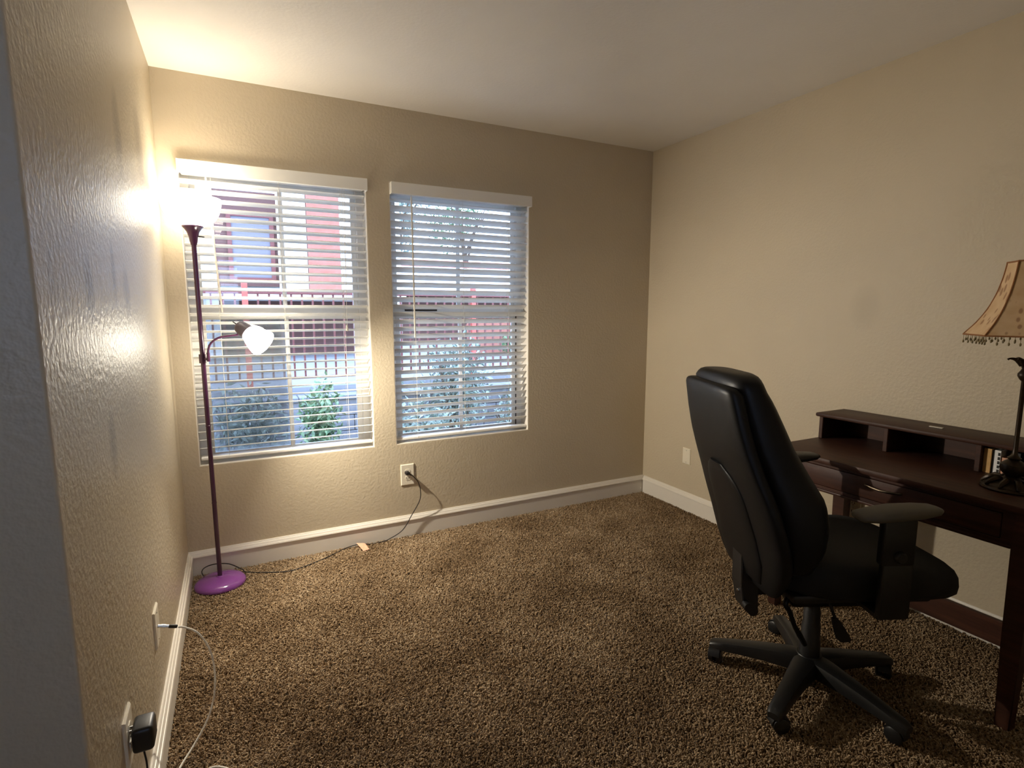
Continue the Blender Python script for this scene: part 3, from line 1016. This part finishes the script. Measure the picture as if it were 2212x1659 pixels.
# star base, five legs with twin-wheel casters
bm = B(); lathe(bm, [(0.0, 0.055), (0.040, 0.055), (0.052, 0.075), (0.050, 0.105), (0.040, 0.122), (0.0, 0.122)], (0, 0, 0), 30)
obj('hub', bm, bp, ch, world=False)
for k in range(5):
    a = R(54 + 72 * k) - PH
    Mr = Matrix.Rotation(a, 4, 'Z')
    bm = B()
    rings = []
    for r, zt, hw, hh in ((0.025, 0.120, 0.042, 0.058), (0.07, 0.118, 0.039, 0.054), (0.14, 0.110, 0.033, 0.046), (0.22, 0.098, 0.028, 0.038), (0.285, 0.086, 0.025, 0.032), (0.322, 0.078, 0.024, 0.028), (0.336, 0.070, 0.018, 0.020)):
        ring = []
        for u, v in ((-1, -1), (1, -1), (1, -0.35), (0.85, -0.1), (0.5, 0), (-0.5, 0), (-0.85, -0.1), (-1, -0.35)):
            ring.append(Mr @ Vector((r, u * hw, zt + v * hh)))
        rings.append(ring)
    loft(bm, rings)
    lg = obj('leg', bm, bp, ch, world=False, sharp=40)
    bm = B()
    Mc = Mr @ Matrix.Translation((0.313, 0, 0)) @ Matrix.Rotation(R(40 + 47 * k), 4, 'Z')
    for s_ in (-1, 1):
        Mw = Mc @ Matrix.Translation((0.012, s_ * 0.0145, 0.0265)) @ Matrix.Rotation(R(90), 4, 'X')
        lathe(bm, [(0.0, -0.0105), (0.021, -0.0105), (0.0262, -0.007), (0.0265, 0.0), (0.0262, 0.007), (0.021, 0.0105), (0.0, 0.0105)], seg=24, M=Mw)
    hood = [(0.012 + 0.031 * math.cos(R(q)), 0.0275 + 0.031 * math.sin(R(q))) for q in range(10, 200, 19)]
    prism_v = prism(bm, hood, 'y', -0.017, 0.017)
    bmesh.ops.transform(bm, matrix=Mc, verts=prism_v)
    tb = lathe(bm, [(0.0, 0.045), (0.008, 0.045), (0.008, 0.072), (0.0, 0.072)], seg=12)
    bmesh.ops.transform(bm, matrix=Mr @ Matrix.Translation((0.313, 0, 0)), verts=tb)
    obj('caster', bm, bp, lg, world=False)
bm = B(); lathe(bm, [(0.0, 0.115), (0.034, 0.115), (0.034, 0.180), (0.031, 0.186), (0.031, 0.232), (0.028, 0.238), (0.028, 0.285), (0.025, 0.290), (0.025, 0.345), (0.0, 0.345)], (0, 0, 0), 28)
obj('gas_column', bm, bp, ch, world=False)
bm = B(); box(bm, -0.115, 0.13, -0.075, 0.075, 0.335, 0.424, bev=0.012, seg=2)
box(bm, -0.275, -0.10, -0.030, 0.030, 0.360, 0.405, bev=0.008, seg=2)
obj('mechanism', bm, M['black_steel'], ch, world=False)
# levers: y is the chair's left, so its right (towards the camera) is -y
bm = B(); tube(bm, [(0.00, -0.04, 0.372), (0.000, -0.085, 0.366), (0.004, -0.100, 0.345), (0.016, -0.102, 0.312)], 0.0050, 8, 5)
loft(bm, [[(x + dx, -0.102 + dy, z) for dx, dy in ((-w, -0.006), (w, -0.006), (w, 0.006), (-w, 0.006))] for x, z, w in ((0.014, 0.316, 0.008), (0.022, 0.300, 0.014), (0.040, 0.262, 0.021), (0.052, 0.238, 0.023), (0.056, 0.229, 0.016))])
obj('paddle_lever', bm, bp, ch, world=False)
bm = B(); tube(bm, [(-0.10, -0.03, 0.372), (-0.128, -0.05, 0.340), (-0.112, -0.052, 0.310), (-0.093, -0.052, 0.261), (-0.070, -0.050, 0.222), (-0.046, -0.045, 0.182)], [0.011, 0.009, 0.008, 0.008, 0.010, 0.008], 10, 6)
obj('adjuster_hose', bm, M['black_steel'], ch, world=False)
# seat
bm = B(); box(bm, -0.19, 0.26, -0.20, 0.20, 0.420, 0.450, bev=0.010, seg=2)
obj('seat_pan', bm, bp, ch, world=False)
SEAT = [(0.440, 0.88), (0.448, 0.945), (0.465, 0.99), (0.490, 1.0), (0.515, 0.99), (0.533, 0.955), (0.544, 0.89), (0.551, 0.78), (0.555, 0.60), (0.554, 0.35)]
bm = B(); rings = []
for z, k in SEAT:
    ring = selip(0.085, 0, 0.325 * k, 0.255 * (1 - (1 - k) * 1.1), z, 44, 2.9)
    for p in ring:                         # rounded waterfall front, raised rear and side edges
        t = max(0.0, (p.x - 0.20) / 0.2)
        p.z -= 0.045 * t * t
        p.z += 0.022 * max(0.0, (0.15 - p.x) / 0.35) * (z - 0.44) / 0.11
        s_ = abs(p.y) / 0.25
        p.z += 0.014 * s_ ** 3 * (z - 0.44) / 0.12
    rings.append(ring)
loft(bm, rings)
obj('seat', bm, bf, ch, world=False, sharp=60)


def interp(tab, z):
    for (z0, *a), (z1, *b) in zip(tab, tab[1:]):
        if z0 <= z <= z1:
            t = (z - z0) / (z1 - z0)
            return [p + (q - p) * t for p, q in zip(a, b)]
    return tab[0][1:] if z < tab[0][0] else tab[-1][1:]


# backrest profile: z, rear f, front f, half width
BK = [(0.43, -0.251, -0.187, 0.172), (0.47, -0.264, -0.172, 0.212), (0.53, -0.278, -0.146, 0.247), (0.61, -0.296, -0.096, 0.265), (0.69, -0.321, -0.084, 0.267), (0.76, -0.344, -0.094, 0.257), (0.84, -0.374, -0.144, 0.237), (0.92, -0.401, -0.191, 0.22), (1.0, -0.421, -0.228, 0.206), (1.06, -0.433, -0.258, 0.196), (1.1, -0.441, -0.284, 0.188), (1.14, -0.446, -0.301, 0.182)]


def bring(z, f0, f1, hw, e=3.4):
    return selip((f0 + f1) / 2, 0, abs(f1 - f0) / 2, hw, z, 44, e)


bm = B(); rings = []
ZS = [0.432 + (1.090 - 0.432) * k / 22 for k in range(23)]
for k, z in enumerate(ZS):
    rf, ff, hw = interp(BK, z)
    d = min(0.075, (ff - rf) * 0.55)
    rings.append(bring(z, rf, rf + d, hw + 0.004))
rf, ff, hw = interp(BK, 1.09)
for dz, k in ((0.010, 0.965), (0.017, 0.90), (0.021, 0.80), (0.023, 0.6)):
    c = rf + 0.032
    rings.append(bring(1.09 + dz, c - 0.032 * k, c + 0.032 * k, (hw + 0.004) * k))
rf, ff, hw = interp(BK, 0.432)
low = []
for dz, k in ((0.016, 0.55), (0.012, 0.78), (0.006, 0.93)):
    c = rf + 0.018
    low.append(bring(0.432 - dz, c - 0.018 * k, c + 0.018 * k, (hw + 0.004) * k))
loft(bm, low + rings)
obj('back_shell', bm, bl, ch, world=False, sharp=70)
bm = B(); rings = []
for k in range(24):
    z = 0.545 + (1.118 - 0.545) * k / 23
    rf, ff, hw = interp(BK, z)
    d = min(0.075, (ff - rf) * 0.55)
    rings.append(bring(z, rf + d - 0.045, ff, hw * 0.992 + 0.003, 3.2))
rf, ff, hw = interp(BK, 1.118)
f0 = rf + min(0.075, (ff - rf) * 0.55) - 0.045
for dz, k in ((0.012, 0.96), (0.021, 0.88), (0.027, 0.75), (0.030, 0.55)):
    c, hx = (f0 + ff) / 2, (ff - f0) / 2
    rings.append(bring(1.118 + dz, c - hx * k, c + hx * k, hw * 0.985 * k, 3.0))
rf, ff, hw = interp(BK, 0.545)
f0 = rf + min(0.075, (ff - rf) * 0.55) - 0.045
low = []
for dz, k in ((0.030, 0.5), (0.024, 0.75), (0.014, 0.92)):
    c, hx = (f0 + ff) / 2, (ff - f0) / 2
    low.append(bring(0.545 - dz, c - hx * k, c + hx * k, hw * 0.985 * k, 3.0))
loft(bm, low + rings)
obj('back_cushion', bm, bl, ch, world=False, sharp=70)
# raised lumbar cover on the rear of the shell
bm = B(); rings = []
for k in range(16):
    z = 0.450 + (0.835 - 0.450) * k / 15
    rf, ff, hw = interp(BK, z)
    t = k / 15
    w = 0.165 * (1 - 0.22 * t) * math.sqrt(max(0.0, 1 - max(0, (t - 0.72) / 0.30) ** 2)) * (0.75 + 0.25 * min(1, t * 5))
    rings.append(bring(z, rf - 0.011, rf + 0.020, max(w, 0.02), 3.2))
loft(bm, rings)
obj('lumbar_cover', bm, bl, ch, world=False, sharp=60)
# support bar behind the back
bm = B()
bar = [(-0.286, 0.545), (-0.262, 0.545), (-0.220, 0.395), (-0.214, 0.292), (-0.236, 0.283), (-0.266, 0.315), (-0.280, 0.400)]
vb = prism(bm, bar, 'y', -0.038, 0.038)
bmesh.ops.bevel(bm, geom=list({e for v in vb for e in v.link_edges}), offset=0.004, segments=2, affect='EDGES')
br = obj('back_support', bm, bp, ch, world=False)
bm = B(); lathe(bm, [(0.0, 0.004), (0.004, 0.004), (0.006, 0.001), (0.006, -0.003)], M=Matrix.Translation((-0.2765, -0.006, 0.37)) @ Matrix.Rotation(R(-90), 4, 'Y'), seg=12)
obj('bolt', bm, M['steel'], br, world=False)
bm = B(); tube(bm, [(-0.262, -0.034, 0.335), (-0.262, -0.062, 0.335)], [0.012, 0.014], 14, 0)
obj('knob', bm, bp, br, world=False)
# arms
for s_ in (-1, 1):
    yy = 0.300 * s_
    bm = B()
    rings = []
    for f_, hw, z0, z1 in ((-0.082, 0.020, 0.744, 0.754), (-0.074, 0.033, 0.738, 0.763), (-0.03, 0.040, 0.736, 0.772), (0.03, 0.043, 0.741, 0.780), (0.10, 0.041, 0.748, 0.782), (0.145, 0.034, 0.756, 0.780), (0.163, 0.020, 0.763, 0.775)):
        ring = []
        for i in range(16):
            a = 2 * PI * i / 16
            c, q = math.cos(a), math.sin(a)
            ring.append(Vector((f_, yy + hw * math.copysign(abs(c) ** 0.7, c), (z0 + z1) / 2 + (z1 - z0) / 2 * math.copysign(abs(q) ** 0.7, q))))
        rings.append(ring)
    loft(bm, rings)
    pad = obj('arm_pad', bm, M['grey_pad'] if s_ < 0 else bp, ch, world=False, sharp=70, label='worn grey arm pad' if s_ < 0 else None)
    bm = B()
    box(bm, -0.002, 0.096, yy - 0.016, yy + 0.016, 0.600, 0.744, bev=0.008, seg=2)
    box(bm, 0.006, 0.098, yy - 0.012, yy + 0.012, 0.432, 0.605, bev=0.006, seg=2)
    box(bm, 0.010, 0.086, min(yy, 0.10 * s_), max(yy, 0.10 * s_), 0.424, 0.442, bev=0.003)
    lathe(bm, [(0.0, 0.016), (0.014, 0.016), (0.018, 0.010), (0.018, -0.004)], M=Matrix.Translation((0.048, yy + s_ * 0.012, 0.630)) @ Matrix.Rotation(R(-90 * s_), 4, 'X'), seg=16)
    obj('arm_post', bm, bp, ch, world=False)

# ------------------------------------------------------------------ outside
PZ, GZ = 0.40, -0.55                       # walkway level beyond the railing, planting level under the windows


def ground(name, x0, x1, y0, y1, z, m, label):
    bm = B(); box(bm, x0, x1, y0, y1, z - 0.3, z)
    o = struct(name, bm, m, label)
    return o


ground('ground_planting', -4, 9, WT + 0.02, 3.86, GZ, M['soil'], 'planting bed below the windows')
ground('ground_walkway', -8, 22, 4.10, 30, PZ, M['concrete'], 'pale walkway beyond the railing')
rw = thing('retaining_wall', 'grey block retaining wall below the red railing', 'wall', (2, 3.98, GZ))
bx, hb = 0.39, 0.20
nrow = 4
first = None
for r_ in range(nrow):
    for k in range(-3, 15):
        x0 = -1.6 + k * (bx + 0.008) + (0.2 if r_ % 2 else 0)
        if first is None:
            bm = B(); box(bm, -bx / 2, bx / 2, -0.10, 0.10, 0, hb - 0.008, bev=0.006)
            first = obj('block', bm, M['block'], rw, world=False)
            b_ = first
        else:
            b_ = dup(first, rw)
        b_.location = (x0 - 2 + bx / 2, random.uniform(-.006, .006), r_ * hb)
cap0 = None
for k in range(-3, 13):
    x0 = -1.6 + k * 0.46
    if cap0 is None:
        bm = B(); box(bm, -0.226, 0.226, -0.14, 0.13, 0, 0.06, bev=0.008)
        cap0 = obj('cap_stone', bm, M['concrete'], rw, world=False)
        b_ = cap0
    else:
        b_ = dup(cap0, rw)
    b_.location = (x0 - 2, 0, nrow * hb)

RY = 4.18
rl = thing('guard_railing', 'red-brown metal railing along the walkway outside', 'railing', (2, RY, PZ))
boxes('top_rail', [(-1.4, 6.4, RY - 0.03, RY + 0.03, 1.545, 1.590)], M['red_paint'], rl, bev=0.004)
boxes('bottom_rail', [(-1.4, 6.4, RY - 0.015, RY + 0.015, 0.50, 0.53)], M['red_paint'], rl)
bal = None
for k in range(62):
    x = -1.3 + k * 0.124
    if bal is None:
        bm = B(); box(bm, -0.011, 0.011, -0.011, 0.011, 0.13, 1.147)
        bal = obj('baluster', bm, M['red_paint'], rl, world=False)
        b_ = bal
    else:
        b_ = dup(bal, rl)
    b_.location = (x - 2, 0, 0)
pst = None
for x in (0.42, 3.35, 6.2):
    if pst is None:
        bm = B(); box(bm, -0.033, 0.033, -0.033, 0.033, 0, 1.30, bev=0.004)
        pst = obj('post', bm, M['red_post'], rl, world=False, label='bright red post')
        b_ = pst
    else:
        b_ = dup(pst, rl)
    b_.location = (x - 2, 0, 0)

# apartment house facing the left window
FY = 9.0
ap = thing('apartment_house', 'white stucco apartment house with terracotta pillar beyond the railing', 'house', (1.5, FY, PZ))
boxes('wall', [(-6, 0.05, FY + 0.4, FY + 0.7, PZ, 6.5), (-6, 3.6, FY + 1.4, FY + 1.7, PZ, 6.5), (1.20, 3.6, FY + 0.35, FY + 1.4, 1.75, 6.5)], M['stucco'], ap)
boxes('column', [(1.30, 1.72, FY - 0.05, FY + 0.34, 1.661, 6.5)], M['stucco'], ap)
boxes('pillar', [(1.73, 2.36, FY - 0.12, FY + 0.34, 1.661, 6.5)], M['terracotta'], ap, label='terracotta pillar')
boxes('column', [(2.37, 2.98, FY - 0.02, FY + 0.34, 1.661, 6.5)], M['stucco'], ap)
boxes('siding', [(0.06, 1.28, FY + 0.42, FY + 0.52, 1.85, 3.72)], M['shadow_wall'], ap)
boxes('balcony_floor', [(-1.5, 1.28, FY - 0.5, FY + 0.42, 1.661, 1.78)], M['stucco'], ap)
boxes('ground_floor', [(-6, 3.6, FY + 0.9, FY + 1.1, PZ, 1.66)], M['shadow_wall'], ap)
boxes('overhang', [(-6, 3.6, FY - 0.6, FY + 1.38, 1.56, 1.66)], M['stucco'], ap)
wn = boxes('window', [(0.28, 1.14, FY + 0.36, FY + 0.42, 1.95, 2.02), (0.28, 1.14, FY + 0.36, FY + 0.42, 3.22, 3.30), (0.28, 0.36, FY + 0.36, FY + 0.42, 2.02, 3.22), (1.06, 1.14, FY + 0.36, FY + 0.42, 2.02, 3.22)], M['red_paint'], ap)
boxes('pane', [(0.36, 1.06, FY + 0.39, FY + 0.41, 2.02, 3.22)], M['far_glass'], wn)
wn2 = boxes('window', [(-0.9, -0.2, FY + 0.34, FY + 0.40, 2.0, 2.07), (-0.9, -0.2, FY + 0.34, FY + 0.40, 3.1, 3.17), (-0.9, -0.83, FY + 0.34, FY + 0.40, 2.07, 3.1), (-0.27, -0.2, FY + 0.34, FY + 0.40, 2.07, 3.1)], M['vinyl'], ap)
boxes('pane', [(-0.83, -0.27, FY + 0.36, FY + 0.38, 2.07, 3.1)], M['far_glass'], wn2)

# long low house facing the right window
GY = 13.0
lh = thing('garden_house', 'long white house with red trim boards beyond the right window', 'house', (9, GY, PZ))
boxes('wall', [(4.75, 16, GY, GY + 0.3, 1.98, 2.66)], M['stucco'], lh)
boxes('column', [(4.30, 4.72, GY - 0.25, GY + 0.3, PZ, 5.8)], M['stucco'], lh)
boxes('fascia', [(4.75, 16, GY - 0.08, GY, 2.67, 2.86)], M['terracotta'], lh, label='terracotta fascia board')
boxes('sill_board', [(4.75, 16, GY - 0.06, GY, 1.80, 1.97)], M['terracotta'], lh)
boxes('recess', [(4.75, 16, GY + 1.0, GY + 1.2, PZ, 1.9)], M['shadow_wall'], lh)
boxes('ceiling_board', [(4.75, 16, GY + 0.02, GY + 1.0, 1.9, 1.94)], M['stucco'], lh)
gf = thing('board_fence', 'terracotta board fence at the right beyond the railing', 'fence', (6.5, 7.6, PZ))
fb = None
for k in range(14):
    if fb is None:
        bm = B(); box(bm, -0.095, 0.095, -0.012, 0.012, 0, 0.78, bev=0.003)
        fb = obj('board', bm, M['terracotta'], gf, world=False)
        b_ = fb
    else:
        b_ = dup(fb, gf)
    b_.location = (-1.75 + k * 0.2, random.uniform(-.004, .004), 0)
boxes('rail', [(4.65, 7.46, 7.614, 7.65, 0.55, 0.62), (4.65, 7.46, 7.614, 7.65, 1.0, 1.07)], M['terracotta'], gf)


def leaves(name, blobs, n, size, m, parent, seed, lab=None):
    """a crown of single leaves: blobs = (centre, radii)"""
    rd = random.Random(seed)
    bm = B()
    for i in range(n):
        c, rr = blobs[i % len(blobs)]
        u = Vector((rd.gauss(0, 1), rd.gauss(0, 1), rd.gauss(0, 1))).normalized() * rd.random() ** 0.45
        p = Vector((c[0] + u.x * rr[0], c[1] + u.y * rr[1], c[2] + u.z * rr[2]))
        s_ = size * rd.uniform(0.6, 1.3)
        Mr = Matrix.Translation(p) @ Euler((rd.uniform(-1.2, 1.2), rd.uniform(-1.2, 1.2), rd.uniform(0, 6.28))).to_matrix().to_4x4()
        v = [bm.verts.new(Mr @ Vector(q)) for q in ((-s_, 0, 0), (-0.1 * s_, 0.34 * s_, 0.08 * s_), (s_, 0, 0), (-0.1 * s_, -0.34 * s_, 0.08 * s_))]
        bm.faces.new(v[:3]); bm.faces.new((v[0], v[2], v[3]))
    return obj(name, bm, m, parent, kind='stuff', flat=True)


def shrub(x, y, top, rx, ry, m, seed, label, n=900, size=0.05, base=GZ, group='shrubs outside the windows', lo=None):
    t = thing('shrub', label, 'shrub', (x, y, base), group=group)
    lo = base + 0.05 if lo is None else lo
    zc, rz = (top + lo) / 2, (top - lo) / 2
    rd = random.Random(seed + 50)
    bl = [((x + rd.uniform(-.4, .4) * rx, y + rd.uniform(-.3, .3) * ry, zc + rd.uniform(-.25, .25) * rz), (rx * 0.75, ry * 0.8, rz * 0.8)) for _ in range(5)]
    leaves('foliage', bl, n, size, m, t, seed)
    bm = B()
    for k in range(5):
        a = rd.uniform(0, 6.28)
        tube(bm, [(x, y, base - 0.02), (x + 0.25 * rx * math.cos(a), y + 0.25 * ry * math.sin(a), (base + zc) / 2), (x + 0.6 * rx * math.cos(a), y + 0.6 * ry * math.sin(a), zc + 0.5 * rz)], [0.016, 0.006], 6, 3)
    obj('stems', bm, M['bark'], t)


shrub(1.72, 3.05, 1.22, 0.22, 0.25, M['leaf_dark'], 1, 'dark tall shrub at the right edge of the lamp window', 1500, 0.04)
shrub(1.04, 3.20, 0.66, 0.26, 0.26, M['leaf_green'], 2, 'small bright green shrub in the middle of the lamp window', 900, 0.05)
shrub(0.32, 2.60, 0.72, 0.42, 0.34, M['leaf_grey'], 3, 'grey-green shrub behind the lamp pole', 1200, 0.045)
shrub(2.75, 3.30, 1.20, 0.42, 0.33, M['leaf_grey'], 4, 'tall grey shrub at the left of the tilted blind', 2600, 0.045)
shrub(3.85, 3.35, 0.62, 0.45, 0.30, M['leaf_grey'], 5, 'low grey shrub at the right of the tilted blind', 1800, 0.045)
shrub(1.75, 1.60, 0.55, 0.50, 0.45, M['leaf_grey'], 6, 'spreading grey shrub close to the tilted blind, left one', 2600, 0.042)
shrub(3.02, 2.05, 0.50, 0.50, 0.45, M['leaf_grey'], 8, 'spreading grey shrub close to the tilted blind, right one', 2600, 0.042)
shrub(5.30, 6.40, 1.00, 0.42, 0.30, M['leaf_green'], 7, 'bright green shrub in front of the terracotta fence', 900, 0.06, PZ)
shrub(6.30, 6.60, 0.92, 0.42, 0.30, M['leaf_green'], 9, 'light green shrub in front of the fence, the one further right', 900, 0.06, PZ)


def tree(x, y, h, r, m, seed, label):
    t = thing('tree', label, 'tree', (x, y, PZ), group='trees behind the white house')
    bm = B(); tube(bm, [(x, y, PZ - 0.05), (x + 0.1, y, h * 0.4), (x - 0.05, y, h * 0.75)], [0.16, 0.11, 0.05], 10, 4)
    rd = random.Random(seed)
    for k in range(7):
        a = rd.uniform(0, 6.28)
        tube(bm, [(x + 0.05, y, h * rd.uniform(0.4, 0.6)), (x + r * 0.4 * math.cos(a), y + r * 0.4 * math.sin(a), h * 0.72), (x + r * 0.8 * math.cos(a), y + r * 0.8 * math.sin(a), h * rd.uniform(0.8, 0.95))], [0.05, 0.012], 6, 3)
    obj('trunk', bm, M['bark'], t)
    bl = [((x + rd.uniform(-.7, .7) * r, y + rd.uniform(-.5, .5) * r, h * rd.uniform(0.55, 0.92)), (r * 0.5, r * 0.5, h * 0.16)) for _ in range(9)]
    leaves('foliage', bl, 1500, 0.10, m, t, seed)


tree(5.6, 16.5, 6.2, 1.3, M['leaf_grey'], 21, 'grey-green tree at the left behind the white house')
tree(9.4, 19.5, 6.8, 1.4, M['leaf_green'], 22, 'bright green tree in the middle behind the white house')
tree(13.2, 17.0, 6.0, 1.3, M['leaf_dark'], 23, 'dark green tree at the right behind the white house')
